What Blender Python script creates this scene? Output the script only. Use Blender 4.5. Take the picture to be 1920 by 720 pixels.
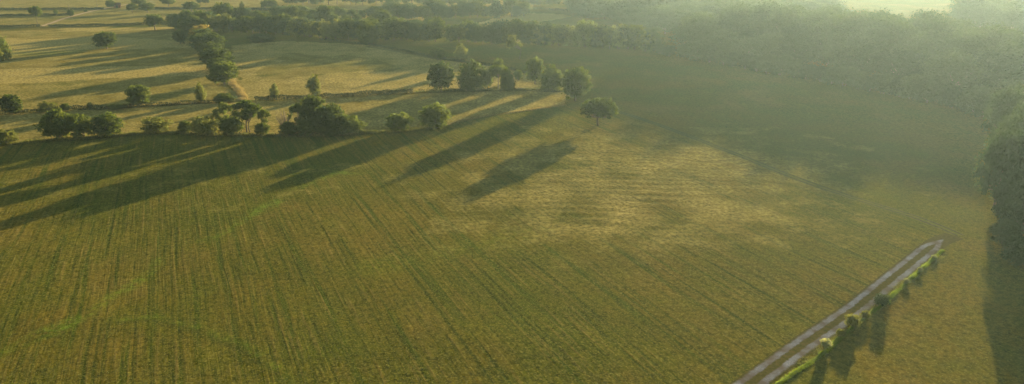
import bpy, math, random
import numpy as np
from mathutils import Vector
R = math.radians
for o in list(bpy.data.objects): bpy.data.objects.remove(o)
S = bpy.context.scene
C = S.collection

# ---------------------------------------------------------------- camera, sky, sun, exposure
CAM_H, PITCH, F = 50.0, R(19.5), 1300.0          # metres, radians, focal length in photo pixels (1920 wide)
SUN_AZ, SUN_EL = R(29.5), R(6.6)                 # azimuth clockwise from +Y
cam_d = bpy.data.cameras.new('camera'); cam = bpy.data.objects.new('camera', cam_d); C.objects.link(cam)
cam.location = (0, 0, CAM_H); cam.rotation_euler = (math.pi/2 - PITCH, 0, 0)
cam_d.sensor_width = 36; cam_d.lens = 36*F/1920; cam_d.clip_start = 1; cam_d.clip_end = 9000
S.camera = cam

W = bpy.data.worlds.new('World'); S.world = W; W.use_nodes = True
nt = W.node_tree; nt.nodes.clear()
sky = nt.nodes.new('ShaderNodeTexSky'); sky.sky_type = 'NISHITA'; sky.sun_disc = False
sky.sun_elevation = SUN_EL; sky.sun_rotation = SUN_AZ
sky.air_density = 1.3; sky.dust_density = 0.05; sky.ozone_density = 1.0
bg = nt.nodes.new('ShaderNodeBackground'); bg.inputs[1].default_value = 0.054
wo = nt.nodes.new('ShaderNodeOutputWorld')
nt.links.new(sky.outputs[0], bg.inputs[0]); nt.links.new(bg.outputs[0], wo.inputs[0])

sd = bpy.data.lights.new('sun', 'SUN'); sd.energy = 5.0; sd.angle = R(0.6); sd.color = (1.0, 0.77, 0.42)
sun = bpy.data.objects.new('sun', sd); C.objects.link(sun)
to_sun = Vector((math.sin(SUN_AZ)*math.cos(SUN_EL), math.cos(SUN_AZ)*math.cos(SUN_EL), math.sin(SUN_EL)))
sun.rotation_euler = to_sun.to_track_quat('Z', 'Y').to_euler(); sun.location = (200, 400, 120)

S.view_settings.view_transform = 'Standard'; S.view_settings.look = 'None'
S.view_settings.exposure = 2.5; S.view_settings.gamma = 1.0; S.view_settings.use_curve_mapping = False
HAZE_DENSITY, HAZE_G = 0.000092, 0.58
S.render.engine = 'CYCLES'
cy = S.cycles
cy.use_denoising = True; cy.denoiser = 'OPENIMAGEDENOISE'; cy.denoising_input_passes = 'RGB_ALBEDO_NORMAL'; cy.denoising_prefilter = 'ACCURATE'
cy.max_bounces = 6; cy.diffuse_bounces = 3; cy.transmission_bounces = 4; cy.glossy_bounces = 1
cy.volume_bounces = 1; cy.transparent_max_bounces = 8
cy.sample_clamp_indirect = 4.0

# ---------------------------------------------------------------- pixel -> ground helpers
cp, sp = math.cos(PITCH), math.sin(PITCH)
def P(px, py):
    """point of the flat ground seen at a photo pixel"""
    dx, dy = (px-960)/F, -(py-360)/F
    d = (dx, cp + dy*sp, -sp + dy*cp)
    t = CAM_H/-d[2]
    return Vector((d[0]*t, d[1]*t, 0))
def height_at(y, py):
    """height above ground at which a ray through photo row py crosses depth y"""
    dy = -(py-360)/F
    return CAM_H + (-sp + dy*cp)/(cp + dy*sp)*y
def px_scale(y):
    """photo pixels per metre at ground depth y"""
    return F/(y*cp + CAM_H*sp)
def to_px(X, Y):
    zc = Y*cp + CAM_H*sp; yc = -CAM_H*cp + Y*sp
    return 960 + F*X/zc, 360 - F*yc/zc

rng = np.random.default_rng(7); random.seed(7)

# ---------------------------------------------------------------- small toolkit
def tag(o, label=None, cat=None, group=None, kind=None):
    if label: o['label'] = label
    if cat: o['category'] = cat
    if group: o['group'] = group
    if kind: o['kind'] = kind
    return o
def empty(name, loc, rz=0, scale=(1, 1, 1)):
    o = bpy.data.objects.new(name, None); C.objects.link(o)
    o.location = loc; o.rotation_euler = (0, 0, rz); o.scale = scale; o.empty_display_size = .5
    return o
def mesh_obj(name, me, mat=None, parent=None):
    o = bpy.data.objects.new(name, me); C.objects.link(o)
    if mat and not me.materials: me.materials.append(mat)
    if parent: o.parent = parent
    return o
def mk_mesh(name, V, Fc, smooth=False, attrs=None):
    V = np.asarray(V, dtype=np.float32); Fc = np.asarray(Fc, dtype=np.int32)
    me = bpy.data.meshes.new(name)
    n, k = Fc.shape
    me.vertices.add(len(V)); me.vertices.foreach_set('co', V.ravel())
    me.loops.add(n*k); me.loops.foreach_set('vertex_index', Fc.ravel())
    me.polygons.add(n); me.polygons.foreach_set('loop_start', np.arange(0, n*k, k, dtype=np.int32))
    me.polygons.foreach_set('loop_total', np.full(n, k, dtype=np.int32))
    me.polygons.foreach_set('use_smooth', np.full(n, smooth))
    me.update(calc_edges=True)
    for nm, arr in (attrs or {}).items():
        a = me.attributes.new(nm, 'FLOAT', 'POINT'); a.data.foreach_set('value', np.asarray(arr, dtype=np.float32))
    return me

class N:
    """tiny node helper"""
    def __init__(s, name):
        s.m = bpy.data.materials.new(name); s.m.use_nodes = True
        s.t = s.m.node_tree; s.t.nodes.clear()
        s.out = s.t.nodes.new('ShaderNodeOutputMaterial')
    def n(s, ty, **kw):
        x = s.t.nodes.new(ty)
        for k, v in kw.items(): setattr(x, k, v)
        return x
    def put(s, sock, v):
        if isinstance(v, bpy.types.NodeSocket): s.t.links.new(v, sock)
        elif v is not None:
            if hasattr(sock.default_value, '__len__') and hasattr(v, '__len__') and len(sock.default_value) == 4 and len(v) == 3: v = (*v, 1)
            sock.default_value = v
    def math(s, op, a, b=None, c=None, clamp=False):
        x = s.n('ShaderNodeMath', operation=op, use_clamp=clamp); s.put(x.inputs[0], a)
        if b is not None: s.put(x.inputs[1], b)
        if c is not None: s.put(x.inputs[2], c)
        return x.outputs[0]
    def mix(s, f, a, b, mode='MIX'):
        x = s.n('ShaderNodeMix', data_type='RGBA', blend_type=mode)
        s.put(x.inputs[0], f); s.put(x.inputs[6], a); s.put(x.inputs[7], b); return x.outputs[2]
    def attr(s, nm): return s.n('ShaderNodeAttribute', attribute_name=nm).outputs['Fac']
    def pos(s): return s.n('ShaderNodeNewGeometry').outputs['Position']
    def mapp(s, v, rot=0, scale=(1, 1, 1)):
        x = s.n('ShaderNodeMapping'); s.put(x.inputs[0], v); x.inputs[2].default_value = (0, 0, rot); x.inputs[3].default_value = scale
        return x.outputs[0]
    def noise(s, v, sc, det=3, rough=.55):
        x = s.n('ShaderNodeTexNoise'); s.put(x.inputs['Vector'], v); x.inputs['Scale'].default_value = sc
        x.inputs['Detail'].default_value = det; x.inputs['Roughness'].default_value = rough; return x.outputs['Fac']
    def rng(s, v, a, b, c=0., d=1.):
        x = s.n('ShaderNodeMapRange'); s.put(x.inputs[0], v)
        for i, q in enumerate((a, b, c, d)): x.inputs[i+1].default_value = q
        return x.outputs[0]
    def bump(s, h, strength=.5, dist=.1, nrm=None):
        x = s.n('ShaderNodeBump'); s.put(x.inputs['Height'], h); x.inputs['Strength'].default_value = strength
        x.inputs['Distance'].default_value = dist
        if nrm: s.put(x.inputs['Normal'], nrm)
        return x.outputs[0]
    def surf(s, col, rough=.9, nrm=None, spec=.1, transl=0):
        b = s.n('ShaderNodeBsdfPrincipled'); s.put(b.inputs['Base Color'], col); b.inputs['Roughness'].default_value = rough
        b.inputs['Specular IOR Level'].default_value = spec
        if nrm: s.put(b.inputs['Normal'], nrm)
        o = b.outputs[0]
        if transl:
            t = s.n('ShaderNodeBsdfTranslucent'); s.put(t.inputs[0], col)
            m = s.n('ShaderNodeMixShader'); m.inputs[0].default_value = transl
            s.t.links.new(o, m.inputs[1]); s.t.links.new(t.outputs[0], m.inputs[2]); o = m.outputs[0]
        s.t.links.new(o, s.out.inputs[0]); return s.m

# ---------------------------------------------------------------- materials
def leaf_mat(name, dark, light, transl=.55, var=.6):
    n = N(name)
    oi = n.n('ShaderNodeObjectInfo')
    v = n.attr('v')
    f = n.math('ADD', n.math('MULTIPLY', v, var), n.math('MULTIPLY', oi.outputs['Random'], .4), clamp=True)
    return n.surf(n.mix(f, dark, light), rough=.75, spec=.08, transl=transl)
M = {}
M['oak'] = leaf_mat('oak_leaves', (.018, .036, .006), (.105, .135, .016))
M['willow'] = leaf_mat('willow_leaves', (.026, .052, .008), (.150, .180, .026))
M['lime'] = leaf_mat('yellow_green_leaves', (.080, .100, .018), (.190, .200, .040))
M['gold'] = leaf_mat('golden_leaves', (.170, .135, .025), (.38, .30, .060))
M['wood_leaf'] = leaf_mat('woodland_leaves', (.030, .055, .018), (.075, .112, .034), .35, .3)
M['pale_shrub'] = leaf_mat('pale_shrub_leaves', (.10, .13, .03), (.36, .37, .17))
M['hedge'] = leaf_mat('hedge_leaves', (.022, .032, .010), (.065, .075, .022), .2)
M['grass'] = leaf_mat('long_grass_blades', (.060, .080, .014), (.190, .190, .050), .5)
M['drygrass'] = leaf_mat('dry_grass_blades', (.150, .120, .040), (.360, .280, .110), .45)
M['lushgrass'] = leaf_mat('lush_grass_blades', (.075, .120, .012), (.200, .270, .035), .5)
def bark():
    n = N('bark'); p = n.n('ShaderNodeTexCoord').outputs['Object']
    f = n.noise(n.mapp(p, 0, (6, 6, 1.2)), 3, 4)
    return n.surf(n.mix(f, (.055, .042, .030), (.17, .14, .105)), nrm=n.bump(f, .6, .05))
M['bark'] = bark()
def wood_grey():
    n = N('weathered_wood'); p = n.n('ShaderNodeTexCoord').outputs['Object']
    return n.surf(n.mix(n.noise(n.mapp(p, 0, (8, 8, 1)), 4), (.10, .085, .065), (.22, .19, .15)))
M['post'] = wood_grey()
def barn_red():
    n = N('red_brown_boards'); p = n.n('ShaderNodeTexCoord').outputs['Object']
    return n.surf(n.mix(n.noise(n.mapp(p, 0, (5, 5, .4)), 3), (.10, .035, .022), (.21, .075, .045)))
M['barn'] = barn_red()
def roof():
    n = N('dull_roof'); p = n.n('ShaderNodeTexCoord').outputs['Object']
    return n.surf(n.mix(n.noise(p, 2), (.09, .05, .04), (.16, .10, .08)))
M['roof'] = roof()
M['dark_opening'] = N('dark_timber').surf((.03, .025, .02))

STRIPE = R(25.5)       # mowing direction, degrees left of straight ahead
def ground_mat():
    n = N('meadow_ground'); p = n.pos()
    # coordinates along (y') and across (x') the mowing lines
    q = n.mapp(p, -STRIPE, (1, 1, 1))
    big = n.noise(p, .018, 3, .6)
    mid = n.noise(p, .11, 4, .6)
    fine = n.noise(p, 1.1, 5, .7)
    vfine = n.noise(p, 3.2, 4, .8)
    patch = n.noise(n.mapp(p, .5, (1, .7, 1)), .045, 5, .68)
    warp = n.n('ShaderNodeVectorMath', operation='ADD')
    wn = n.n('ShaderNodeTexNoise'); n.put(wn.inputs['Vector'], q); wn.inputs['Scale'].default_value = .02
    ws = n.n('ShaderNodeVectorMath', operation='SCALE'); n.put(ws.inputs[0], wn.outputs['Color']); ws.inputs['Scale'].default_value = 1.6
    n.put(warp.inputs[0], q); n.put(warp.inputs[1], ws.outputs[0])
    s1 = n.noise(n.mapp(warp.outputs[0], 0, (.50, .014, .01)), 1, 3, .6)      # swaths
    s2 = n.noise(n.mapp(warp.outputs[0], 0, (1.7, .05, .01)), 1, 3, .65)     # wheel lines
    st = n.attr('stripe')
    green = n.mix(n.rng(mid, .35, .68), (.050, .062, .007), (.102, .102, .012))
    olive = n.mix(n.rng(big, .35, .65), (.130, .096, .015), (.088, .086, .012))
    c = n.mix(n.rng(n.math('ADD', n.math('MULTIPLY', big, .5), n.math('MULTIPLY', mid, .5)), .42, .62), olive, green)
    c = n.mix(n.rng(patch,   .50, .68, 0, .55), c, (.060, .088, .010))
    c = n.mix(n.rng(patch,   .47, .33, 0, .5), c, (.165, .110, .028))
    stripe = n.math('MULTIPLY', n.rng(s1, .46, .34), st, clamp=True)
    c = n.mix(n.math('MULTIPLY', stripe, .9), c, (.040, .064, .008))
    stripe2 = n.math('MULTIPLY', n.rng(s2, .43, .30), st, clamp=True)
    c = n.mix(n.math('MULTIPLY', stripe2, .9), c, (.034, .050, .007))
    sx = n.n('ShaderNodeSeparateXYZ'); n.put(sx.inputs[0], warp.outputs[0])
    for period, off, wd, st_ in ((9.0, 0.0, .26, .95), (9.0, 1.9, .22, .9), (4.5, 3.1, .14, .6)):
        fr = n.math('ABSOLUTE', n.math('SUBTRACT', n.math('FRACT', n.math('DIVIDE', n.math('ADD', sx.outputs[0], off), period)), .5))
        ln = n.rng(fr, (wd+.18)/period, wd*.4/period)
        brk = n.rng(n.noise(n.mapp(q, 0, (.4, .05, .01)), 1, 3, .6), .42, .60)
        c = n.mix(n.math('MULTIPLY', n.math('MULTIPLY', n.math('MULTIPLY', ln, brk), st), st_), c, (.030, .046, .007))
    dry = n.math('MULTIPLY', n.rng(s2, .55, .72), st, clamp=True)
    c = n.mix(n.math('MULTIPLY', dry, .8), c, (.19, .135, .035))
    # straw and lush shares painted per field
    sa = n.math('ADD', n.attr('straw'), n.math('MULTIPLY', n.math('SUBTRACT', mid, .5), 1.2))
    strawc = n.mix(n.rng(fine, .3, .7), (.24, .185, .055), (.42, .32, .105))
    c = n.mix(n.rng(sa, .25, .85), c, strawc)
    la = n.math('MULTIPLY', n.attr('lush'), n.rng(n.noise(p, .5, 4, .7), .38, .60), clamp=True)
    c = n.mix(la, c, (.105, .165, .016))
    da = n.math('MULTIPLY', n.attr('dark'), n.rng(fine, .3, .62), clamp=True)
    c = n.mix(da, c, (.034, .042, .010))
    c = n.mix(n.rng(fine, .36, .60, .9, 0), c, n.mix(.72, c, (.014, .020, .003)))
    c = n.mix(n.rng(vfine, .50, .66, 0, .55), c, (.25, .215, .055))
    h = n.math('ADD', n.math('MULTIPLY', fine, .8), n.math('MULTIPLY', vfine, .5))
    h = n.math('ADD', h, n.math('MULTIPLY', n.math('MULTIPLY', s2, st), 1.0))
    return n.surf(c, rough=1, nrm=n.bump(h, .5, .16), spec=0)
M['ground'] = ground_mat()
def track_mat():
    n = N('gravel_track'); p = n.pos(); u = n.attr('u')      # u: metres from the track's middle
    w = n.math('ADD', n.math('ABSOLUTE', u), n.math('MULTIPLY', n.math('SUBTRACT', n.noise(p, .9, 5, .75), .5), .8))
    rut = n.math('MULTIPLY', n.rng(w, .42, .62), n.rng(w, 1.50, 1.20), clamp=True)
    g = n.noise(p, 7, 4, .7)
    gravel = n.mix(n.rng(g, .3, .7), (.09, .10, .125), (.22, .225, .26))
    grass = n.mix(n.rng(n.noise(p, 2, 4), .3, .7), (.040, .044, .010), (.085, .068, .022))
    earth = n.mix(n.rng(n.noise(p, .35, 4), .4, .62), gravel, (.095, .08, .07))
    return n.surf(n.mix(rut, grass, earth), rough=1, nrm=n.bump(n.math('MULTIPLY', g, rut), .4, .05), spec=0)
M['track'] = track_mat()
def path_mat():
    n = N('worn_path'); p = n.pos(); u = n.attr('u')
    w = n.math('ADD', n.math('ABSOLUTE', u), n.math('MULTIPLY', n.math('SUBTRACT', n.noise(p, .8, 4, .7), .5), .7))
    rut = n.math('MULTIPLY', n.rng(w, .35, .5), n.rng(w, 1.0, .8), clamp=True)
    grass = n.mix(n.rng(n.noise(p, 1.2, 4), .3, .7), (.062, .078, .014), (.120, .115, .024))
    dirt = n.mix(n.rng(n.noise(p, 1.5, 4), .3, .7), (.022, .024, .012), (.10, .08, .045))
    return n.surf(n.mix(rut, grass, dirt), rough=1, spec=0)
M['path'] = path_mat()
def dirt_mat():
    n = N('pale_dirt'); p = n.pos()
    return n.surf(n.mix(n.rng(n.noise(p, .4, 4), .3, .7), (.20, .15, .09), (.36, .26, .16)), rough=1, spec=0)
M['dirt'] = dirt_mat()

# ---------------------------------------------------------------- the ground sheet
def value_noise(X, Y, cell, seed):
    r = np.random.default_rng(seed); G = r.random((257, 257))
    x, y = X/cell, Y/cell
    xi, yi = np.floor(x).astype(int), np.floor(y).astype(int); fx, fy = x-xi, y-yi
    fx = fx*fx*(3-2*fx); fy = fy*fy*(3-2*fy)
    a = G[xi % 256, yi % 256]; b = G[(xi+1) % 256, yi % 256]; c = G[xi % 256, (yi+1) % 256]; d = G[(xi+1) % 256, (yi+1) % 256]
    return (a*(1-fx)+b*fx)*(1-fy) + (c*(1-fx)+d*fx)*fy
def in_poly(x, y, poly):
    ins = np.zeros(x.shape, bool); m = len(poly)
    for i in range(m):
        x1, y1 = poly[i]; x2, y2 = poly[(i+1) % m]
        c = ((y1 > y) != (y2 > y)) & (x < (x2-x1)*(y-y1)/((y2-y1) or 1e-9) + x1)
        ins ^= c
    return ins
def line_dist(X, Y, pts):
    d = np.full(X.shape, 1e9)
    for (ax, ay), (bx, by) in zip(pts[:-1], pts[1:]):
        vx, vy = bx-ax, by-ay; L = vx*vx+vy*vy+1e-9
        t = np.clip(((X-ax)*vx+(Y-ay)*vy)/L, 0, 1)
        d = np.minimum(d, np.hypot(X-ax-t*vx, Y-ay-t*vy))
    return d
def gp(pts): return [tuple(P(*q)[:2]) for q in pts]

HEDGE1 = [(-40, 276), (0, 272), (60, 266), (120, 262), (200, 257), (260, 251), (330, 251), (430, 254), (560, 255), (650, 253), (700, 248), (760, 246), (830, 236), (900, 221), (1000, 206), (1060, 196)]
HEDGE2 = [(-40, 214), (0, 212), (120, 205), (200, 203), (300, 197), (380, 192), (430, 192), (480, 188), (600, 184), (700, 178), (790, 174), (870, 171), (960, 168), (1080, 172)]
xs = np.concatenate([-np.geomspace(160, 1500, 70)[::-1], np.arange(-159.3, 170, .7), np.geomspace(171, 1500, 70)])
ys = [-500., -200., 0., 40.]
y = 58.
while y < 2500:
    ys.append(y); y += max(.5, y*y/65000*1.2)
ys = np.array(ys)
GX, GY = np.meshgrid(xs, ys)
PX, PY = to_px(GX, np.maximum(GY, 20))
wob = (value_noise(GX, GY, 9, 1)-.5)*6 + (value_noise(GX, GY, 2.5, 2)-.5)*2
def poly_mask(poly, wobble=1): return in_poly(PX + wob*wobble*2, PY + wob*wobble*.35, poly).astype(float)
straw = np.full(GX.shape, .05); lush = np.zeros(GX.shape); dark = np.zeros(GX.shape); stripe = np.zeros(GX.shape)
fore = HEDGE1 + [(1150, 205), (1480, 330), (1800, 440), (1750, 460), (1400, 730), (1380, 2000), (-2500, 2000), (-2500, 300)]
m = poly_mask(fore, 0); stripe += m
strip1 = HEDGE1 + HEDGE2[::-1]; m = poly_mask(strip1); straw = np.where(m > 0, .6, straw)
left_f = [(-400, 60), (365, 55), (455, 190)] + HEDGE2[:7][::-1]; m = poly_mask(left_f); straw = np.where(m > 0, .52, straw)
for b in ([(-400, 72), (0, 74), (180, 68), (360, 80), (370, 88), (200, 92), (0, 104), (-400, 110)],
          [(-400, 128), (0, 129), (200, 125), (390, 118), (405, 140), (200, 147), (0, 156), (-400, 160)],
          [(120, 34), (330, 18), (350, 26), (180, 36)], [(120, 52), (330, 50), (330, 56), (100, 60)]):
    straw = np.where(poly_mask(b, 1.5) > 0, 1.0, straw)
centre_f = [(430, 86), (540, 76), (690, 85), (800, 105), (870, 118), (960, 128), (1050, 160), (960, 168), (790, 174), (600, 184), (462, 188)]
straw = np.where(poly_mask(centre_f) > 0, .72, straw)
straw = np.where(poly_mask([(540, 100), (700, 108), (760, 130), (620, 140), (480, 150)], 3) > 0, .46, straw)
straw = np.where(poly_mask([(690, 140), (900, 118), (1040, 160), (790, 172), (640, 178)], 3) > 0, .8, straw)
straw = np.where(poly_mask([(815, 62), (880, 46), (960, 24), (1050, 26), (1070, 30), (960, 50), (890, 72)]) > 0, 1.1, straw)
straw = np.where(poly_mask([(-400, -60), (1000, -60), (1000, 18), (560, 20), (300, 46), (-400, 58)], 0) > 0, .52, straw)
straw = np.where(poly_mask([(500, 24), (800, 40), (800, 30), (500, 17)], 0) > 0, .7, straw)
straw = np.where(poly_mask([(432, 140), (441, 140), (476, 187), (449, 188)], .4) > 0, .68, straw)
# sunlit middle of the foreground meadow: its brightness is put into the straw colour
dd = np.hypot((PX-1200)/420, (PY-360)/120)
straw = np.maximum(straw, np.where(PY > 215,   .50*np.clip(1.65-dd, 0, 1)**1.3*(.6+.6*value_noise(GX, GY, 8, 61)), 0))
straw = np.maximum(straw, np.where(stripe > 0, .22*np.clip(1-np.abs(PY-330)/150, 0, 1), 0))
# old water course: a winding band of greener grass, and a curved darker line
w1 = gp([(-60, 705), (0, 680), (87, 627), (147, 593), (213, 553), (293, 507), (327, 480), (440, 427), (507, 383), (573, 353), (627, 323), (720, 322), (745, 325)])
d = line_dist(GX + (value_noise(GX, GY, 6, 5)-.5)*4, GY + (value_noise(GX, GY, 6, 6)-.5)*4, w1)
lush += np.clip(1.3-d/1.3, 0, 1)*np.clip(value_noise(GX, GY, 7, 9)*2-.3, 0, 1)*(GY < 260)
w2 = gp([(205, 607), (290, 600), (380, 625), (450, 655), (520, 700), (560, 760)])
dark += .8*np.clip(1.3-line_dist(GX + wob*.15, GY, w2)/.5, 0, 1)
lush += .6*np.clip(1-line_dist(GX + wob*.3, GY-1, w2)/1.2, 0, 1)
lush += .75*np.clip(1-line_dist(GX + wob*.5, GY, gp([(690, 500), (860, 470), (1000, 430)]))/5, 0, 1)*.4
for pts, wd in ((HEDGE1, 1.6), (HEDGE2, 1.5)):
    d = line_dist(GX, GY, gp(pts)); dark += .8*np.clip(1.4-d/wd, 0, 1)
# thin field lines on the left and in the distance
for pts in ([(-60, 18), (200, 17), (420, 17), (560, 22)], [(-60, 32), (60, 30), (130, 28), (240, 27)], [(-60, 53), (60, 51), (180, 48), (320, 45)],
            [(690, 87), (800, 106), (870, 116), (960, 130), (1060, 152)]):
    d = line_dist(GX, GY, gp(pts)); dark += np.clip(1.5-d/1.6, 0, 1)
lush += .5*poly_mask([(0, 95), (60, 98), (180, 92), (120, 100), (0, 110)], 1)
Z = (value_noise(GX, GY, 40, 21)-.5)*.5 + (value_noise(GX, GY, 11, 22)-.5)*.16
near = (GY < 330) & (GY > 50)
Z += np.where(near, (value_noise(GX, GY, 3, 23)-.5)*.06, 0)
# raked swath ridges, roughly square to the view, on the sunlit part of the meadow
rm = np.clip(1.5-np.hypot((PX-1260)/330, (PY-370)/115)*1.15, 0, 1)*(PY > 230)
rm *= np.clip(value_noise(GX, GY, 14, 31)*1.8-.2, 0, 1)
ph = (GY + .10*GX + (value_noise(GX, GY, 16, 30)-.5)*7)*2*math.pi/3.3
Z += .030*rm*np.sin(ph)
straw += .10*rm*np.sin(ph)
far = np.clip((GY-60)/20, 0, 1); Z *= far*np.clip((1400-GY)/300, 0, 1)
ny, nx = GX.shape
idx = np.arange(ny*nx).reshape(ny, nx)
Fc = np.stack([idx[:-1, :-1], idx[:-1, 1:], idx[1:, 1:], idx[1:, :-1]], -1).reshape(-1, 4)
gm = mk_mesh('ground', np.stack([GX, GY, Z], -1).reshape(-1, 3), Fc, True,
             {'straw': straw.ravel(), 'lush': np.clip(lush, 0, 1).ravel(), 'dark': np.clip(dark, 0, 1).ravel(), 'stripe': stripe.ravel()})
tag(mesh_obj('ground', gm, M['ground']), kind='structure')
def ground_z(x, y):
    j = int(np.clip(np.searchsorted(xs, x), 1, nx-1)); i = int(np.clip(np.searchsorted(ys, y), 1, ny-1))
    return float(min(Z[i, j], Z[i-1, j-1], Z[i-1, j], Z[i, j-1]))
def ground_top(x, y):
    j = int(np.clip(np.searchsorted(xs, x), 1, nx-1)); i = int(np.clip(np.searchsorted(ys, y), 1, ny-1))
    return float(max(Z[i, j], Z[i-1, j-1], Z[i-1, j], Z[i, j-1]))

# ---------------------------------------------------------------- haze
def haze():
    x0, x1, y0, y1, z0, z1 = -1560, 1560, -540, 2560, -1.5, 58
    V = [(x, y, z) for z in (z0, z1) for x, y in ((x0, y0), (x1, y0), (x1, y1), (x0, y1))]
    Fq = [(3, 2, 1, 0), (4, 5, 6, 7), (0, 1, 5, 4), (1, 2, 6, 5), (2, 3, 7, 6), (3, 0, 4, 7)]
    n = N('haze_air'); v = n.n('ShaderNodeVolumePrincipled')
    v.inputs['Color'].default_value = (.58, .84, 1.0, 1); v.inputs['Density'].default_value = HAZE_DENSITY; v.inputs['Anisotropy'].default_value = HAZE_G
    n.t.links.new(v.outputs[0], n.out.inputs['Volume'])
    tag(mesh_obj('haze', mk_mesh('haze', V, Fq), n.m), kind='stuff')
haze()

# ---------------------------------------------------------------- ribbons: track, paths
def smooth_line(pts, step=1.0):
    pts = [Vector((*p, 0)) if len(p) == 2 else Vector(p) for p in pts]
    out = []
    q = [pts[0]*2-pts[1]] + pts + [pts[-1]*2-pts[-2]]
    for i in range(1, len(q)-2):
        a, b, c, d = q[i-1:i+3]; n = max(2, int((c-b).length/step))
        for k in range(n):
            t = k/n
            out.append(.5*((2*b)+(c-a)*t+(2*a-5*b+4*c-d)*t*t+(3*b-3*c+d-a)*t**3))
    out.append(pts[-1]); return out
def ribbon(name, pts, half, mat, lift=.02, cols=9, label=None, step=.7, taper=0):
    L = smooth_line(pts, step); V, U = [], []
    for i, p in enumerate(L):
        t = (L[min(i+1, len(L)-1)]-L[max(i-1, 0)]).normalized(); nrm = Vector((t.y, -t.x, 0))
        tp = 1; fade = max(0, 2.2*(1-(len(L)-1-i)*step/taper)) if taper else 0
        for k in range(cols):
            u = (k/(cols-1)*2-1)*half; w = p + nrm*u*tp
            V.append((w.x, w.y, ground_top(w.x, w.y)+lift)); U.append(abs(u)+fade if taper else u)
    I = np.arange(len(L)*cols).reshape(len(L), cols)
    Fq = np.stack([I[:-1, :-1], I[:-1, 1:], I[1:, 1:], I[1:, :-1]], -1).reshape(-1, 4)
    o = mesh_obj(name, mk_mesh(name, V, Fq, True, {'u': U}), M[mat]); tag(o, label, kind='structure'); return o
TRACK = gp([(1270, 820), (1416, 712), (1512, 640), (1610, 572), (1685, 512), (1740, 468), (1768, 450), (1790, 443)])
ribbon('track', TRACK, 1.7, 'track', taper=9, label='pale gravel farm track with two wheel ruts crossing the lower right corner')
PATH = gp([(1140, 203), (1200, 222), (1290, 255), (1390, 294), (1480, 330), (1600, 371), (1700, 402), (1760, 424), (1800, 442)])
ribbon('path', PATH, 1.25, 'path', label='faint rutted path crossing the shaded meadow from the lone tree')
ribbon('dirt_path', gp([(78, 49), (105, 40), (140, 29), (175, 20), (210, 13), (260, 4)]), 1.6, 'dirt', cols=3, label='thin pale dirt path between the far left fields', step=4)

# ---------------------------------------------------------------- vegetation meshes
def leaf_quads(pts, nrm, size, r, aspect=1.0):
    """one small four-sided leaf clump per point, roughly facing nrm with jitter"""
    n = len(pts)
    d = nrm + r.normal(0, .65, (n, 3)); d /= np.linalg.norm(d, axis=1)[:, None]+1e-9
    a = np.cross(d, r.normal(0, 1, (n, 3))); a /= np.linalg.norm(a, axis=1)[:, None]+1e-9
    b = np.cross(d, a)
    s = size*r.uniform(.55, 1.35, (n, 1))
    a = a*s*.5; b = b*s*.5*aspect
    V = np.stack([pts-a, pts-b*.8, pts+a, pts+b*.8], 1).reshape(-1, 3)
    return V, np.arange(4*n).reshape(n, 4)
def crown_mesh(name, lobes, count, size, seed, fill=.25):
    """lobes: (cx, cy, cz, rx, ry, rz); leaves sit in uneven clumps over every lobe"""
    r = np.random.default_rng(seed)
    w = np.array([(l[3]*l[4]+l[3]*l[5]+l[4]*l[5]) for l in lobes]); w = w/w.sum()
    Vs, Fs, vs, off = [], [], [], 0
    for l, ww in zip(lobes, w):
        n = int(count*1.7*ww); c = np.array(l[:3]); R3 = np.array(l[3:])
        k = max(8, n//22)                                # twig clumps
        u = r.normal(0, 1, (k, 3)); u /= np.linalg.norm(u, axis=1)[:, None]
        rad = np.where(r.random(k) < fill, r.uniform(.3, .8, k), r.uniform(.82, 1.04, k))
        cl = c + u*rad[:, None]*R3
        clv = r.random(k)
        pick = r.integers(0, k, n)
        spread = R3.mean()*.20
        p = cl[pick] + r.normal(0, 1, (n, 3))*spread*np.array([1, 1, .75])
        V, Fq = leaf_quads(p, u[pick], size*1.08, r)
        Vs.append(V); Fs.append(Fq+off); off += len(V)
        vs.append(np.repeat(np.clip(clv[pick]*.75+r.random(n)*.25, 0, 1), 4))
    V = np.concatenate(Vs); V[:, 2] = np.maximum(V[:, 2], .004)
    return mk_mesh(name, V, np.concatenate(Fs), False, {'v': np.concatenate(vs)})
def limb_mesh(name, segs, sides=7):
    """segs: list of polylines [(point, radius)...]"""
    V, Fq = [], []
    for sg in segs:
        base = len(V)
        for i, (p, rad) in enumerate(sg):
            p = Vector(p); a = Vector(sg[max(i-1, 0)][0]); b = Vector(sg[min(i+1, len(sg)-1)][0])
            t = (b-a).normalized(); s = t.orthogonal().normalized(); q = t.cross(s)
            for k in range(sides):
                an = 2*math.pi*k/sides; V.append(tuple(p + (s*math.cos(an)+q*math.sin(an))*rad))
        for i in range(len(sg)-1):
            for k in range(sides):
                Fq.append((base+i*sides+k, base+i*sides+(k+1) % sides, base+(i+1)*sides+(k+1) % sides, base+(i+1)*sides+k))
    return mk_mesh(name, V, Fq, True)
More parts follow.
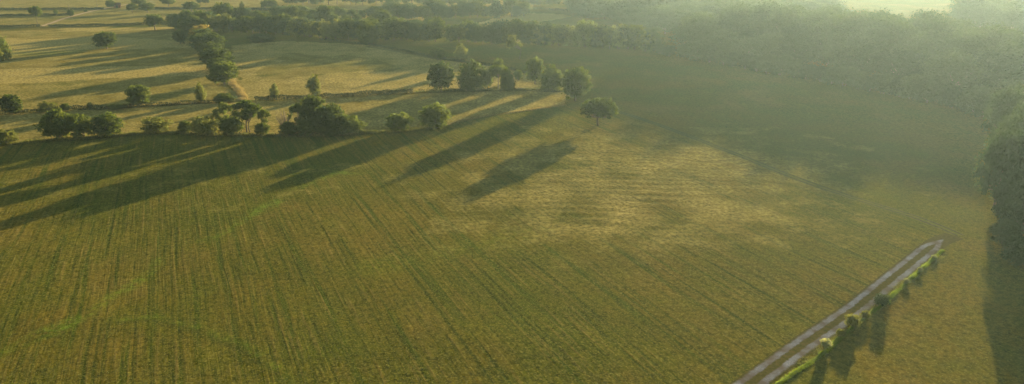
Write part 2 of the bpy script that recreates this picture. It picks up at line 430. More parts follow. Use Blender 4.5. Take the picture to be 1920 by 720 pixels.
def limbs_to(lobes, r, fork, tr, base=(0, 0), stems=1, sway=.02):
    segs = []
    for s in range(stems):
        a = 2*math.pi*s/max(stems, 1); bx, by = base[0]+(.05*math.cos(a) if stems > 1 else 0), base[1]+(.05*math.sin(a) if stems > 1 else 0)
        top = (bx*1.5+r.uniform(-sway, sway), by*1.5+r.uniform(-sway, sway), fork)
        segs.append([((bx, by, -.03), tr*1.35), ((bx, by, .02), tr*1.05), (((bx+top[0])/2+r.uniform(-sway, sway)*.5, (by+top[1])/2, fork*.5), tr*.9), (top, tr*.75)])
        for i, l in enumerate(lobes):
            if i % stems: continue
            e = (l[0], l[1], l[2]); m = tuple(top[k]*.5+e[k]*.5 + (r.uniform(-sway, sway) if k < 2 else -.02) for k in range(3))
            segs.append([((top[0], top[1], top[2]-.03), tr*.55), (m, tr*.36), (e, tr*.15)])
    return segs
# every kind fits a unit box: height 1, width 1, base at the origin
def lobes_round(r, z0, z1, n, wid=.5, lobe=.24, top_bias=1.0):
    out = [(0, 0, (z0+z1)/2, wid*.66, wid*.66, (z1-z0)*.40)]
    for i in range(n):
        a = i*2.39996 + r.uniform(-.35, .35); t = ((i+r.random())/n)**top_bias; z = z0 + (z1-z0)*(.12+.80*t)
        prof = math.sin(math.pi*min(1, max(0, (.12+.80*t)*.86+.10)))**.6
        rr = lobe*r.uniform(.65, 1.15); rad = max(0, wid*prof - rr*.75)*r.uniform(.85, 1.0)
        zz = min(z, z1-rr*.75)
        out.append((rad*math.cos(a), rad*math.sin(a), zz, rr, rr, rr*r.uniform(.65, .85)))
    return out
PROTO = {}
def proto(kind, i, mat, crown, trunk, parts=('trunk', 'crown')):
    PROTO.setdefault(kind, []).append((trunk, crown, parts)); crown.materials.append(M[mat]); trunk.materials.append(M['bark'])
def build_kinds():
    for i in range(3):
        r = random.Random(100+i)
        L = lobes_round(r, .12, 1, 15, .5, .21)
        proto('oak', i, 'oak', crown_mesh('oak_crown', L, 5200, .050, 10+i), limb_mesh('trunk', limbs_to(L, r, .28, .030)))
        L = lobes_round(r, .28, 1, 13, .5, .20)
        proto('park', i, 'oak', crown_mesh('park_crown', L, 4200, .050, 20+i), limb_mesh('trunk', limbs_to(L, r, .34, .034)))
        L = lobes_round(r, .0, 1, 14, .5, .23, .8)
        proto('bush', i, 'willow', crown_mesh('bush_crown', L, 4800, .052, 30+i), limb_mesh('stems', limbs_to(L, r, .12, .020, stems=4)), ('stems', 'foliage'))
        proto('darkbush', i, 'oak', crown_mesh('darkbush_crown', L, 4800, .052, 35+i), limb_mesh('stems', limbs_to(L, r, .12, .020, stems=4)), ('stems', 'foliage'))
        L = lobes_round(r, .0, 1, 9, .5, .22)
        proto('lightbush', i, 'lime', crown_mesh('lightbush_crown', L, 2900, .050, 40+i, .4), limb_mesh('stems', limbs_to(L, r, .10, .018, stems=4)), ('stems', 'foliage'))
        # upright young tree: narrow, thin leaved, ragged
        L = [(r.uniform(-.08, .08), r.uniform(-.08, .08), z, w_, w_, .13) for z, w_ in ((.22, .26), (.36, .34), (.5, .36), (.64, .33), (.78, .24), (.9, .13))]
        L += [(r.uniform(-.3, .3), r.uniform(-.3, .3), r.uniform(.2, .7), .13, .13, .12) for _ in range(5)]
        proto('young', i, 'lime', crown_mesh('young_crown', L, 2300, .055, 50+i, .5), limb_mesh('trunk', limbs_to(L[2:6], r, .3, .018)))
        # tall conical dark
        L = [(r.uniform(-.05, .05), r.uniform(-.05, .05), z, w_, w_, .14) for z, w_ in ((.12, .40), (.26, .44), (.42, .46), (.58, .42), (.73, .32), (.88, .17))]
        L += [(.32*math.cos(a), .32*math.sin(a), r.uniform(.15, .7), .17, .17, .15) for a in [r.uniform(0, 6.28) for _ in range(8)]]
        proto('tall', i, 'oak', crown_mesh('tall_crown', L, 5200, .048, 60+i), limb_mesh('trunk', limbs_to(L[2:6], r, .3, .030)))
        # open umbrella tree: bare stems below a thin domed crown
        L = []
        for k in range(11):
            a = r.uniform(0, 6.28); q = r.uniform(.05, .38); L.append((q*math.cos(a), q*math.sin(a), .90-q*q*1.6-r.uniform(0, .12), .16, .16, .09))
        L += [(r.uniform(-.3, .3), r.uniform(-.3, .3), r.uniform(.35, .6), .12, .12, .09) for _ in range(4)]
        proto('open', i, 'willow', crown_mesh('open_crown', L, 3400, .040, 70+i, .5), limb_mesh('trunk', limbs_to(L, r, .30, .016, stems=3, sway=.05)))
        # woodland tree: big, lumpy, leafy to the ground on the edge
        L = lobes_round(r, .08, 1, 22, .5, .19)
        proto('grove', i, 'wood_leaf', crown_mesh('grove_crown', L, 6500, .038, 180+i), limb_mesh('trunk', limbs_to(L[:9], r, .25, .020)))
        L = lobes_round(r, .08, 1, 12, .5, .25)
        proto('wood', i, 'wood_leaf', crown_mesh('wood_crown', L, 6500, .032, 80+i, .12), limb_mesh('trunk', limbs_to(L[:9], r, .25, .020)))
        L = lobes_round(r, .02, 1, 12, .5, .24)
        proto('scrub', i, 'wood_leaf', crown_mesh('scrub_crown', L, 4200, .046, 90+i, .2), limb_mesh('stems', limbs_to(L[:6], r, .12, .020, stems=2)), ('stems', 'foliage'))
        proto('scrublight', i, 'lime', crown_mesh('scrublight_crown', L, 3000, .055, 95+i, .35), limb_mesh('stems', limbs_to(L[:6], r, .12, .020, stems=2)), ('stems', 'foliage'))
    r = random.Random(5)
    L = [(.42*math.cos(a)*q, .42*math.sin(a)*q, .78-q*q*.26, .17, .17, .15) for a, q in [(r.uniform(0, 6.28), r.random()**.5) for _ in range(20)]]
    L += [(.43*math.cos(a), .43*math.sin(a), r.uniform(.36, .5), .09, .09, .10) for a in [.3, 1.7, 2.6, 3.5, 4.9, 5.8]]
    L += [(0, 0, .62, .34, .34, .20)] + [(.33*math.cos(a), .33*math.sin(a), .52, .14, .14, .12) for a in (0., .9, 1.8, 2.7, 3.6, 4.5, 5.4)]
    proto('lone', 0, 'oak', crown_mesh('lone_crown', L, 5600, .040, 201, .35), limb_mesh('trunk', limbs_to(L, r, .30, .034, sway=.03)))
    # golden crown
    L = lobes_round(r, .05, 1, 13, .5, .22)
    proto('gold', 0, 'gold', crown_mesh('gold_crown', L, 4200, .050, 202), limb_mesh('trunk', limbs_to(L, r, .25, .028)))
    # small high crown on a long bare trunk
    L = [(r.uniform(-.28, .28), r.uniform(-.28, .28), r.uniform(.60, .88), .20, .20, .11) for _ in range(9)]
    proto('mop', 0, 'oak', crown_mesh('mop_crown', L, 3200, .045, 203), limb_mesh('trunk', limbs_to(L, r, .52, .020)))
    # leaning pale tree with bare crooked stem
    L = [(-.10+r.uniform(-.3, .25), r.uniform(-.3, .3), r.uniform(.5, .9), .19, .19, .12) for _ in range(9)]
    proto('leaning', 0, 'lime', crown_mesh('leaning_crown', L, 2200, .05, 204, .5), limb_mesh('trunk', limbs_to(L, r, .42, .024, base=(.16, 0), sway=.06)))
    # bare shrub: only upright twigs with a few leaves
    segs = []
    for k in range(46):
        a = r.uniform(0, 6.28); q = r.uniform(.1, .5); h = r.uniform(.6, 1.0)*(1-.4*q)
        segs.append([((.06*math.cos(a), .06*math.sin(a), -.02), .012), ((q*.45*math.cos(a), q*.45*math.sin(a), h*.5), .009), ((q*math.cos(a+.2), q*math.sin(a+.2), h), .004)])
    L = [(r.uniform(-.3, .3), r.uniform(-.3, .3), .15, .16, .16, .12) for _ in range(5)]
    proto('bare', 0, 'hedge', crown_mesh('bare_crown', L, 500, .05, 205), limb_mesh('branches', segs, 4), ('branches', 'foliage'))
    for i in range(3):
        # weedy verge shrub
        r = random.Random(300+i)
        L = [(r.uniform(-.3, .3), r.uniform(-.3, .3), r.uniform(.3, .78), .20, .20, .2) for _ in range(9)]
        proto('verge', i, 'pale_shrub', crown_mesh('verge_crown', L, 1700, .065, 300+i, .5), limb_mesh('stems', limbs_to(L, r, .1, .012, stems=4)), ('stems', 'foliage'))
build_kinds()

KIND_NAME = {'oak': 'broadleaf_tree', 'park': 'broadleaf_tree', 'bush': 'willow_bush', 'darkbush': 'bush', 'lightbush': 'bush', 'young': 'young_tree',
             'tall': 'tall_tree', 'open': 'open_crowned_tree', 'wood': 'woodland_tree', 'grove': 'woodland_tree', 'scrub': 'scrub_tree', 'scrublight': 'scrub_tree', 'lone': 'lone_tree',
             'gold': 'golden_tree', 'mop': 'broadleaf_tree', 'leaning': 'leaning_tree', 'bare': 'bare_shrub', 'verge': 'verge_shrub'}
CAT = {'bush': 'bush', 'darkbush': 'bush', 'lightbush': 'bush', 'bare': 'shrub', 'verge': 'shrub', 'scrub': 'tree', 'scrublight': 'tree'}
count = {}
MIRROR = [0]
def plant(kind, x, y, w, h, label, group=None, rz=None, depth=None, crown_mat=None):
    k = count.get(kind, 0); count[kind] = k+1
    tr, cr, names = PROTO[kind][k % len(PROTO[kind])]
    o = empty(KIND_NAME[kind], (x, y, ground_z(x, y)), random.uniform(0, 6.28) if rz is None else rz, (w, depth or w, h))
    tag(o, label, CAT.get(kind, 'tree'), group)
    mesh_obj(names[0], tr, None, o); c = mesh_obj(names[1], cr, None, o)
    if crown_mat:
        c.material_slots[0].link = 'OBJECT'; c.material_slots[0].material = M[crown_mat]
    return o
def tree(kind, px, base, w_px, top, label, group=None, **kw):
    """px, base: photo pixel of the foot; w_px: width in photo pixels; top: photo row of the crown's top"""
    g = P(px, base); w = w_px/px_scale(g.y)*1.04
    g.y += w*.12
    h = height_at(g.y, top) * 1.02
    return plant(kind, g.x, g.y, w, max(h, .8), label, group, **kw)

G1 = 'trees and bushes of the near hedgerow'; G2 = 'trees and bushes along the second hedge'; G3 = 'trees in the row at the end of the second hedge'
GF = 'small trees scattered over the far left fields'; GC = 'trees in the short column between the left fields'
for a in (
 # near hedgerow, left to right
 ('lightbush', 10, 272, 40, 244, 'light green rounded bush at the left photo edge, leftmost of the near hedgerow', G1),
 ('bush', 106, 262, 52, 207, 'large dark green domed bush, left of the touching pair in the near hedgerow', G1),
 ('bush', 151, 259, 50, 215, 'slightly lower domed bush, right of the touching pair in the near hedgerow', G1),
 ('bush', 201, 257, 50, 214, 'dark round bush standing just right of the large touching pair of bushes', G1),
 ('lightbush', 290, 251, 56, 220, 'low spreading soft bush alone in the gap of the near hedgerow', G1),
 ('darkbush', 348, 250, 26, 228, 'small round bush hugging the left side of a wide soft bush in the near hedgerow', G1),
 ('lightbush', 382, 254, 58, 219, 'wide soft yellow-green bush left of the umbrella-shaped tree', G1),
 ('open', 421, 246, 40, 193, 'pale thin-leaved tree at the left shoulder of the umbrella-shaped tree', G1),
 ('open', 462, 250, 66, 187, 'umbrella-shaped tree with bare stems showing, left half of the near hedgerow', G1),
 ('darkbush', 434, 254, 46, 222, 'dark undergrowth bush at the left foot of the umbrella-shaped tree', G1),
 ('open', 496, 247, 28, 203, 'slim thin-crowned tree at the right shoulder of the umbrella-shaped tree', G1),
 ('darkbush', 492, 252, 26, 231, 'small round bush at the right foot of the umbrella-shaped tree', G1),
 ('bare', 534, 250, 40, 200, 'nearly leafless brown shrub with upright twigs in the near hedgerow', G1),
 ('darkbush', 540, 254, 32, 229, 'small dark bush below the leafless upright twigs', G1),
 ('open', 560, 249, 38, 193, 'slender tree with visible stem right of the leafless shrub', G1),
 ('oak', 590, 246, 46, 181, 'tallest crown of the near hedgerow, rising over its central clump', G1),
 ('darkbush', 578, 255, 50, 223, 'low dark bush in front of the tallest crown of the near hedgerow', G1),
 ('oak', 622, 252, 60, 199, 'broad brownish-green tree in the middle of the central hedgerow clump', G1),
 ('bush', 656, 252, 52, 219, 'rounded bush ending the central hedgerow clump on its right side', G1),
 ('darkbush', 618, 256, 44, 228, 'low dark bush at the front foot of the broad hedgerow tree', G1),
 ('bush', 746, 248, 52, 213, 'grey-green squat bush alone right of the central hedgerow clump', G1),
 ('bush', 816, 242, 54, 196, 'round bush with bright rim, rightmost of the near hedgerow, casting a long shadow', G1),
 # second hedge, left to right
 ('darkbush', 20, 213, 37, 177, 'dark spiky bush at the left photo edge on the second hedge', G2),
 ('lightbush', 87, 209, 34, 190, 'sunlit yellow-green dome bush on the second hedge', G2),
 ('darkbush', 121, 208, 17, 194, 'small dark pointed bush right of the sunlit dome bush', G2),
 ('lightbush', 168, 202, 12, 191, 'tiny bush midway along the left part of the second hedge', G2),
 ('lightbush', 217, 205, 26, 194, 'low yellowish bush in dry grass left of the solitary dark round tree', G2),
 ('oak', 260, 199, 41, 160, 'solitary dark round tree standing just behind the second hedge', G2),
 ('young', 376, 193, 27, 156, 'loose yellow-green young tree near the foot of the tree column', G2),
 ('bush', 420, 193, 36, 176, 'low rounded bush on the second hedge at the foot of the tree column', G2),
 ('young', 514, 187, 23, 157, 'small upright yellow-green tree on the left part of the trimmed hedge', G2),
 ('young', 590, 185, 34, 139, 'taller upright yellow-green tree on the trimmed hedge', G2),
 # row at the end of the second hedge
 ('oak', 827, 173, 50, 118, 'leftmost large oak of the row with sky-like gaps in its lower crown', G3),
 ('tall', 886, 171, 52, 113, 'large dark pyramid-shaped tree, second from left in the row of oaks', G3),
 ('mop', 934, 169, 40, 118, 'tree with its bare trunk showing, right of the pyramid-shaped tree', G3),
 ('oak', 914, 166, 24, 131, 'narrow crown wedged between the pyramid-shaped tree and the bare-trunked tree', G3),
 ('tall', 952, 170, 27, 128, 'compact dark tree touching the right side of the bare-trunked tree', G3),
 ('bush', 972, 150, 18, 131, 'little bush standing in the gap right of the compact dark tree', G3),
 ('oak', 1003, 158, 34, 109, 'round light-rimmed crown set back in the middle of the row of oaks', G3),
 ('tall', 1034, 170, 42, 122, 'tree with a pointed top just left of the big hazy round tree', G3),
 ('oak', 1079, 191, 56, 129, 'big hazy round tree with yellow-lit top at the right end of the row', G3),
 ('bush', 935, 146, 20, 110, 'thin round crown peeping up behind the bare-trunked tree', G3),
 # lone trees around the centre
 ('lone', 1122, 238, 66, 180, 'lone spreading tree in the middle of the meadow casting a long isolated shadow', None),
 ('bush', 821, 111, 28, 90, 'small round bush on the low field boundary, left of a pale taller one', None),
 ('young', 864, 116, 32, 82, 'pale feathery tree on the low field boundary right of a small round bush', None),
 ('leaning', 968, 112, 34, 68, 'pale leaning tree with crooked bare stem before the far tree belt', None),
 ('tall', 691, 84, 38, 37, 'tall dark tree standing forward of the far tree belt', None),
 ('darkbush', 488, 79, 44, 64, 'long low dark bush alone in the shaded far field', None),
 # column
 ('gold', 377, 78, 42, 49, 'golden-topped tree at the far end of the short tree column', GC),
 ('oak', 383, 86, 46, 56, 'crown tucked between the golden tree and the second big crown of the short column', GC),
 ('oak', 389, 97, 64, 64, 'large crown of the short column, second big one from the far end', GC),
 ('darkbush', 392, 106, 46, 80, 'low bush filling the column below its second big crown', GC),
 ('darkbush', 408, 136, 42, 108, 'low bush filling the column between its two nearest big crowns', GC),
 ('oak', 405, 128, 60, 90, 'large crown of the short column, directly behind the nearest one', GC),
 ('oak', 418, 158, 54, 117, 'nearest tree of the short column, beside the dry grass strip', GC),
 # left fields
 ('tall', -4, 114, 40, 58, 'dark tall tree cut by the left photo edge', None),
 ('lightbush', 0, 116, 14, 89, 'small bright bush at the foot of the dark tree on the left edge', None),
 ('oak', 198, 92, 40, 60, 'broad solitary tree in the golden far left field', GF),
 ('oak', 337, 83, 24, 58, 'small solitary tree left of the golden-topped column tree', GF),
 ('park', 289, 57, 33, 27, 'ragged tree standing at the left end of the far tree belt', GF),
 ('bush', 308, 48, 13, 37, 'small bush touching the ragged tree left of the far tree belt', GF),
 ('mop', 70, 50, 22, 8, 'round-headed tree on a long thin bare trunk near the upper left corner', GF),
 ('bush', 105, 26, 8, 18, 'tiny pale bush right of the round-headed long-trunked tree', GF),
 ('oak', 133, 31, 12, 18, 'small dark round tree beside a utility pole in the far left', GF),
 ('darkbush', 160, 22, 6, 18, 'tiny dark bush beside the thin dirt path in the far left', GF),
 ('oak', 207, 15, 16, 0, 'dark round tree touching the little red-brown barn', GF),
 ('park', 247, 24, 20, 6, 'leftmost of the three small park-like trees right of the barn', GF),
 ('park', 260, 12, 24, -3, 'rear one of the three small park-like trees right of the barn', GF),
 ('park', 275, 24, 27, 5, 'rightmost of the three small park-like trees right of the barn', GF),
 ('park', 315, 13, 25, -4, 'tree cut by the top edge between the three park-like trees and a lower wide one', GF),
 ('park', 358, 23, 28, 3, 'wide flat-crowned tree above the left end of the far tree belt', GF),
 ('park', 376, 10, 16, -6, 'left tree of the pair cut by the top edge', GF),
 ('park', 386, 11, 14, -7, 'right tree of the pair cut by the top edge', GF),
 ('young', 453, 17, 12, 3, 'thin little tree standing alone in the pale far field', GF),
 ('park', 497, 18, 16, 0, 'left tree of the hazy pair above the far tree belt', GF),
 ('park', 511, 18, 18, -1, 'right tree of the hazy pair above the far tree belt', GF),
 ('darkbush', 705, 35, 40, 12, 'wide dark domed tree alone behind the far tree belt', None),
): 
    kw = {}
    if a[0] == 'lone': kw = {'rz': .4}
    if a[0] == 'leaning': kw = {'rz': 0.}
    tree(*a[:6], a[6], **kw)

# ---------------------------------------------------------------- belts of trees: every tree its own thing
ORD = ['first', 'second', 'third', 'fourth', 'fifth', 'sixth', 'seventh', 'eighth', 'ninth', 'tenth', 'eleventh', 'twelfth', 'thirteenth', 'fourteenth', 'fifteenth', 'sixteenth', 'seventeenth', 'eighteenth', 'nineteenth']
TENS = {2: 'twenty', 3: 'thirty', 4: 'forty', 5: 'fifty'}
def ordinal(i):
    if i < 19: return ORD[i]
    t, u = divmod(i+1, 10)
    return ({2: 'twentieth', 3: 'thirtieth', 4: 'fortieth', 5: 'fiftieth'}[t] if u == 0 else TENS[t]+'-'+ORD[u-1])
def interp(pts, x):
    for (ax, ay), (bx, by) in zip(pts[:-1], pts[1:]):
        if ax <= x <= bx: return ay + (by-ay)*(x-ax)/(bx-ax)
    return pts[-1][1]
def belt(base, x0, x1, step, hts, kinds, label, group, wf=(.75, 1.15), jit=2.5):
    x = x0; i = 0
    while x < x1:
        by = interp(base, x); g = P(x, by + random.uniform(-1, 1)*jit*.5)
        h = random.uniform(*hts); w = h*random.uniform(*wf)
        plant(random.choice(kinds), g.x, g.y, w, h, '%s %s from the left %s' % (ordinal(i), 'tree', label), group)
        i += 1; x += step*random.uniform(.7, 1.3)
belt([(325, 56), (420, 60), (520, 64), (620, 72), (700, 75), (830, 78)], 330, 826, 13.5, (8, 12.5), ['oak', 'oak', 'wood', 'bush', 'scrub', 'lightbush'],
     'in the long dark far tree belt', 'trees of the long far tree belt', (.85, 1.3))
belt([(400, 47), (480, 44), (560, 46), (640, 56), (760, 60), (830, 66)], 350, 826, 21, (8, 14.5), ['oak', 'wood', 'park'],
     'in the back row of the far tree belt', 'back row of the far tree belt', (.7, 1.1))
belt([(840, 77), (900, 80), (1000, 83), (1100, 87), (1225, 97)], 846, 1232, 15, (8, 13.5), ['oak', 'wood', 'bush', 'scrublight', 'scrub'],
     'in the hazy belt behind the leaning tree', 'hazy belt behind the leaning tree', (.85, 1.25), 3)
belt([(480, 36), (620, 36), (700, 36)], 520, 690, 15, (5, 10), ['oak', 'bush', 'park'],
     'in the loose row before the far tree belt fields', 'loose far row of small trees', (.8, 1.2), 1)
belt([(722, 35), (800, 36), (980, 31)], 735, 985, 11, (8, 14), ['oak', 'wood', 'park', 'scrub'],
     'in the far belt left of the golden field', 'far belt left of the golden field', (.8, 1.15), 3)
belt([(540, 8), (1050, 10)], 540, 1050, 13, (8, 14), ['oak', 'wood', 'park'],
     'in the farthest hazy row along the top edge', 'farthest hazy row along the top edge', (.8, 1.2), 3)
belt([(1225, 99), (1340, 119), (1440, 138), (1500, 148), (1650, 174), (1760, 195), (1840, 218), (1930, 250)], 1236, 1925, 21, (5, 9.5), ['scrub'],
     'in the scrub along the wood edge', 'scrub along the wood edge', (.95, 1.4), 3)

# ---------------------------------------------------------------- the wood at the upper right
def scatter(poly, spacing, hts, kinds, label, group, cap=200):
    q = gp(poly); x0, x1 = min(a[0] for a in q), max(a[0] for a in q); y0, y1 = min(a[1] for a in q), max(a[1] for a in q)
    pts = []; yy = y0; row = 0
    while yy < y1:
        xx = x0 + (row % 2)*spacing/2
        while xx < x1:
            X, Y = xx + random.uniform(-.3, .3)*spacing, yy + random.uniform(-.3, .3)*spacing
            if in_poly(np.array([X]), np.array([Y]), q)[0]: pts.append((X, Y))
            xx += spacing
        yy += spacing*.87; row += 1
    pts.sort(key=lambda p: p[1])
    front = [(x0-1+k*(x1-x0+2)/30, min([p[1] for p in pts if abs(p[0]-(x0-1+k*(x1-x0+2)/30)) < spacing*1.2] or [pts[0][1]])) for k in range(31)]
    for X, Y in pts[:cap]:
        h = (hts[0] + (hts[1]-hts[0])*min(1, (Y-interp(front, X))/70))*random.uniform(.85, 1.12)
        plant(random.choice(kinds), X, Y, spacing*random.uniform(1.2, 1.6), h, label, group)
    return len(pts)
n1 = scatter([(1262, 101), (1350, 116), (1440, 126), (1560, 142), (1700, 168), (1930, 205), (1960, 140), (1700, 100), (1480, 80), (1300, 80)], 16, (10.5, 21), ['wood'],
    'tall hazy tree inside the dense wood at the upper right', 'tall trees of the dense wood')
n2 = scatter([(1090, 34), (1230, 62), (1300, 80), (1400, 80), (1480, 80), (1560, 60), (1560, 20), (1080, 8)], 18, (8.5, 16), ['wood'],
    'dim tree inside the misty wood at the top centre right', 'trees of the misty wood', 150)
scatter([(1790, 52), (1960, 84), (1990, 40), (1850, 22)], 17, (12, 19), ['wood'],
    'faint tree in the hazy clump at the far upper right corner', 'hazy clump at the upper right corner')
# big trees of the right-hand grove
GR = 'trees of the grove at the right edge'
for a in (
 ('grove', 1870, 392, 84, 244, 'big round tree, first of the grove at the right edge, with a yellow-lit top'),
 ('grove', 1892, 345, 78, 220, 'hazy crown showing behind the big round tree at the right edge'),
 ('grove', 1893, 425, 62, 318, 'lumpy pale-topped tree below the big round tree at the right edge'),
 ('grove', 1920, 455, 84, 340, 'lower large crown cut by the right edge, nearest of the grove'),
 ('grove', 1935, 395, 90, 268, 'dark crown cut by the right edge behind the nearer ones'),
 ('grove', 1925, 318, 80, 195, 'misty crown at the right edge above the big round tree'),
 ('grove', 1880, 275, 70, 168, 'misty upper crown linking the grove with the wood, right edge'),
 ('grove', 1945, 262, 90, 140, 'farthest misty crown of the grove, cut by the right edge'),
 ('scrub', 1885, 462, 50, 412, 'low scrub at the foot of the grove by the right edge'),
 ('scrub', 1915, 500, 60, 445, 'nearest low scrub at the right edge below the grove'),
): tree(*a, GR)

# ---------------------------------------------------------------- hedges and grass strips
def strip_mesh(name, line, width, height, per_m, size, seed, tri=False):
    r = np.random.default_rng(seed); L = smooth_line(line, 2.0); A = np.array([p[:2] for p in L])
    seg = np.diff(A, axis=0); ln = np.hypot(*seg.T); cum = np.concatenate([[0], np.cumsum(ln)])
    n = int(cum[-1]*per_m); s = r.uniform(0, cum[-1], n); i = np.clip(np.searchsorted(cum, s)-1, 0, len(seg)-1)
    t = (s-cum[i])/ln[i]; p = A[i]+seg[i]*t[:, None]; nr = np.stack([-seg[i][:, 1], seg[i][:, 0]], 1)/ln[i][:, None]
    off = r.normal(0, .38, n)*width; p = p+nr*off[:, None]
    gz = np.array([ground_z(a, b) for a, b in p])
    hv = height*(.8+.4*value_noise(s, s*0, 3.0, seed))
    if tri: hv = height*(.25+1.2*value_noise(p[:, 0], p[:, 1], 1.7, seed))
    if not tri:
        z = gz + hv*np.sqrt(np.clip(1-(off/width)**2*.8, .05, 1))*r.random(n)**.7
        V, Fq = leaf_quads(np.stack([p[:, 0], p[:, 1], z], 1), np.column_stack([nr*off[:, None]*.8, np.full(n, .25)]), size, r)
        return mk_mesh(name, V, Fq, False, {'v': np.repeat(r.random(n)*.6+.4*value_noise(s, s*0, 2, seed+1), 4)})
    return blades(name, p, gz, hv, size, r)
def blades(name, p, gz, hv, size, r):
    """tufts of upright tapered blades"""
    n = len(p); a = r.uniform(0, 6.28, n); w = size*r.uniform(.6, 1.3, n); lean = r.normal(0, .35, (n, 2))*hv[:, None]
    d = np.stack([np.cos(a), np.sin(a)], 1)*w[:, None]*.5; z0 = gz-.03; h = hv*r.uniform(.5, 1.15, n)
    V = np.stack([np.column_stack([p-d, z0]), np.column_stack([p+d, z0]), np.column_stack([p+d*.35+lean, z0+h]), np.column_stack([p-d*.35+lean, z0+h])], 1).reshape(-1, 3)
    return mk_mesh(name, V, np.arange(4*n).reshape(n, 4), False, {'v': np.repeat(r.random(n), 4)})
def hedge(pts, width, height, per_m, size, seed, label, mat='hedge', name='hedge'):
    o = mesh_obj(name, strip_mesh(name, gp(pts), width, height, per_m, size, seed), M[mat]); tag(o, label, 'hedge', 'low hedges between the fields')
hedge([(478, 189), (540, 187), (600, 184), (700, 178), (775, 174)], 1.1, 1.7, 130, .34, 1, 'trimmed dark hedge running right from the foot of the tree column')
hedge([(-40, 215), (0, 213), (120, 207), (200, 204)], 1.2, 1.5, 80, .32, 2, 'low dark left part of the second hedge')
hedge([(215, 203), (300, 198), (360, 194), (440, 192)], 1.1, 1.4, 80, .32, 3, 'low dark hedge stretch between the dry-grass bush and the tree column')
hedge([(785, 174), (870, 171), (960, 170), (1050, 172)], .9, 1.2, 50, .32, 4, 'dark undergrowth line at the feet of the row of oaks')
hedge([(690, 85), (750, 95), (800, 106), (870, 117)], .8, 1.3, 30, .4, 5, 'thin dark boundary hedge slanting right from the tall dark tree')
hedge([(885, 119), (960, 131), (1010, 146), (1050, 160)], .7, 1.1, 30, .4, 6, 'thin dark boundary hedge slanting down behind the row of oaks')
hedge([(600, 76), (640, 80), (690, 84)], .8, 1.4, 30, .4, 7, 'short low hedge running to the tall dark tree from the left')
hedge([(-60, 53), (60, 51), (75, 50)], .9, 1.8, 50, .6, 8, 'thin hedge line under the long-trunked tree, left part')
hedge([(90, 50), (180, 48), (285, 46)], .9, 1.5, 50, .6, 9, 'thin field line from the dirt path to the ragged tree')
hedge([(-60, 32), (60, 30), (128, 29)], .9, 1.8, 50, .7, 10, 'middle thin field line in the upper left corner')
hedge([(-60, 19), (100, 18), (195, 17)], .9, 1.8, 45, .7, 11, 'topmost thin field line in the upper left corner')
hedge([(290, 17), (380, 18), (560, 19)], .9, 1.7, 45, .7, 12, 'thin line behind the flat-crowned tree in the pale far field')
hedge([(1000, 18), (1060, 22), (1110, 30)], 1.4, 2.2, 14, .7, 13, 'dim hedge leading from the golden field to the misty wood')

hedge([(330, 252), (430, 255), (560, 256), (690, 250)], .9, 1.0, 60, .25, 14, 'low weedy undergrowth joining the bushes of the near hedgerow')
hedge([(80, 265), (160, 261), (260, 253)], .9, .8, 50, .25, 15, 'low weedy undergrowth under the touching pair of bushes at the left')
def grass(name, line, width, height, per_m, size, seed, mat, label):
    o = mesh_obj(name, strip_mesh(name, gp(line), width, height, per_m, size, seed, True), M[mat]); tag(o, label, 'grass', None, 'stuff')
grass('long_grass', HEDGE1[:13], 1.5, .75, 60, .16, 20, 'grass', 'rough long grass along the near hedgerow')
grass('long_grass', [(830, 236), (900, 221), (1000, 206), (1060, 197)], .8, .5, 40, .14, 21, 'drygrass', 'pale dry grass along the right end of the near boundary')
grass('dry_grass', [(430, 148), (440, 160), (452, 176), (460, 188)], 1.9, .6, 90, .2, 22, 'drygrass', 'dry golden grass strip below the tree column')
grass('dry_grass', [(180, 204), (230, 200), (300, 196), (400, 192)], .9, .8, 50, .2, 23, 'drygrass', 'dry grass along the second hedge')
grass('long_grass', [(780, 172), (900, 169), (1060, 170)], 1.2, .7, 40, .2, 24, 'grass', 'rough grass under the row of oaks')
VERGE = [(1395, 775), (1465, 716), (1510, 685), (1550, 655), (1605, 607), (1655, 570), (1700, 530), (1740, 494), (1768, 470)]
grass('verge_grass', VERGE, .4, .30, 230, .09, 25, 'lushgrass', 'bright green long grass bank beside the farm track')
grass('verge_grass', [(1500, 683), (1600, 606), (1700, 529), (1765, 480)], 1.0, .16, 120, .08, 26, 'grass', 'shorter rough grass behind the bright bank beside the track')

GV = 'shrubs on the bank beside the farm track'
for a in (
 ('verge', 1549, 653, 28, 630, 'whitish flowering shrub on the bank, nearest to the bottom edge of the three big ones'),
 ('scrublight', 1600, 612, 30, 589, 'yellow-green shrub on the track bank, left half of the middle clump'),
 ('scrublight', 1624, 595, 20, 581, 'yellow-green shrub on the track bank, right half of the middle clump'),
 ('scrub', 1655, 571, 28, 550, 'greener round shrub on the track bank right of the middle clump'),
 ('scrublight', 1577, 630, 18, 615, 'small green tuft shrub between the flowering shrub and the middle clump'),
 ('verge', 1725, 511, 14, 504, 'small shrub on the bank near the far end of the track'),
 ('verge', 1700, 532, 16, 523, 'low shrub on the bank, third from the far end of the track'),
 ('verge', 1752, 486, 14, 479, 'last little shrub on the bank at the track end'),
): 
    o = tree(*a, GV, crown_mat=None)
    o.name = 'verge_shrub'; o['category'] = 'shrub'

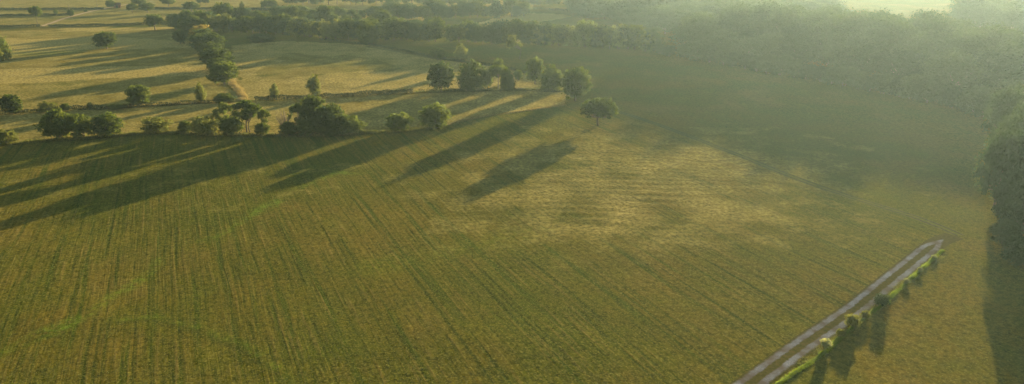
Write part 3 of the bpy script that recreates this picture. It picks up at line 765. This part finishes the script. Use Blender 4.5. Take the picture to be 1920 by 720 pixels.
# ---------------------------------------------------------------- rough tufts over the near meadow (nobody could count them)
def tufts():
    r = np.random.default_rng(77); n = 45000
    px = r.uniform(-60, 1980, n); py = 235 + 520*r.random(n)**.9
    dx = (px-960)/F; dy = -(py-360)/F; t = CAM_H/(sp-dy*cp); X = dx*t; Y = (cp+dy*sp)*t
    tl = line_dist(X, Y, [tuple(p) for p in TRACK])
    keep = (tl > 2.2) & (value_noise(X, Y, 5, 40)*.6+value_noise(X, Y, 1.3, 41)*.4 > .42) & (line_dist(X, Y, gp(HEDGE1)) > .5)
    below = np.array([py[i] > interp(HEDGE1, px[i]) if px[i] < 1060 else py[i] > 236 for i in range(n)]); keep &= below
    X, Y = X[keep], Y[keep]; p = np.column_stack([X, Y]); gz = np.array([ground_z(a, b) for a, b in p])
    me = blades('grass_tufts', p, gz, np.full(len(X), .10), .20, r)
    tag(mesh_obj('grass_tufts', me, M['grass']), 'rough short grass tufts over the near meadow', 'grass', None, 'stuff')
tufts()

# ---------------------------------------------------------------- barn and utility poles
def box_mesh(name, bs):
    V, Fq = [], []
    for (x0, x1, y0, y1, z0, z1) in bs:
        b = len(V); V += [(x, y, z) for z in (z0, z1) for x, y in ((x0, y0), (x1, y0), (x1, y1), (x0, y1))]
        Fq += [tuple(b+i for i in f) for f in ((3, 2, 1, 0), (4, 5, 6, 7), (0, 1, 5, 4), (1, 2, 6, 5), (2, 3, 7, 6), (3, 0, 4, 7))]
    return mk_mesh(name, V, Fq)
def barn(px, py):
    g = P(px, py); o = empty('barn', (g.x, g.y, ground_z(g.x, g.y)), R(20)); tag(o, 'tiny red-brown barn beside the dark round tree near the top left', 'barn')
    V = [(-2.6, -2, -.2), (2.6, -2, -.2), (2.6, 2, -.2), (-2.6, 2, -.2), (-2.6, -2, 2.6), (2.6, -2, 2.6), (2.6, 2, 2.6), (-2.6, 2, 2.6), (-2.6, 0, 4.1), (2.6, 0, 4.1)]
    me = bpy.data.meshes.new('wall'); me.from_pydata(V, [], [(0, 1, 5, 4), (2, 3, 7, 6), (1, 2, 6, 9, 5), (3, 0, 4, 8, 7)]); mesh_obj('wall', me, M['barn'], o)
    V = [(x, y, z+dz) for dz in (0, .15) for x in (-3, 3) for y, z in ((-2.4, 2.33), (0, 4.13), (2.4, 2.33))]
    me = bpy.data.meshes.new('roof'); me.from_pydata(V, [], [(0, 3, 4, 1), (1, 4, 5, 2), (6, 7, 10, 9), (7, 8, 11, 10), (0, 6, 9, 3), (2, 5, 11, 8), (0, 1, 7, 6), (1, 2, 8, 7), (3, 9, 10, 4), (4, 10, 11, 5)])
    mesh_obj('roof', me, M['roof'], o)
    mesh_obj('door', box_mesh('door', [(-.9, .9, -2.06, -2.003, -.1, 2.1)]), M['dark_opening'], o)
barn(220, 14)
def pole(px, base, top, label):
    g = P(px, base); h = height_at(g.y, top); o = empty('utility_pole', (g.x, g.y, ground_z(g.x, g.y))); tag(o, label, 'pole', 'utility poles')
    mesh_obj('post', limb_mesh('post', [[((0, 0, -.3), .19), ((0, 0, h), .13)]], 10), M['post'], o)
    mesh_obj('crossarm', box_mesh('crossarm', [(-1.1, 1.1, -.2, -.14, h-.7, h-.55)]), M['post'], o)
pole(131, 24, 8, 'thin utility pole behind the small dark round tree')
pole(183, 15, -2, 'thin utility pole cut by the top edge left of the barn')
print('wood', n1, n2, 'objects', len(C.objects))
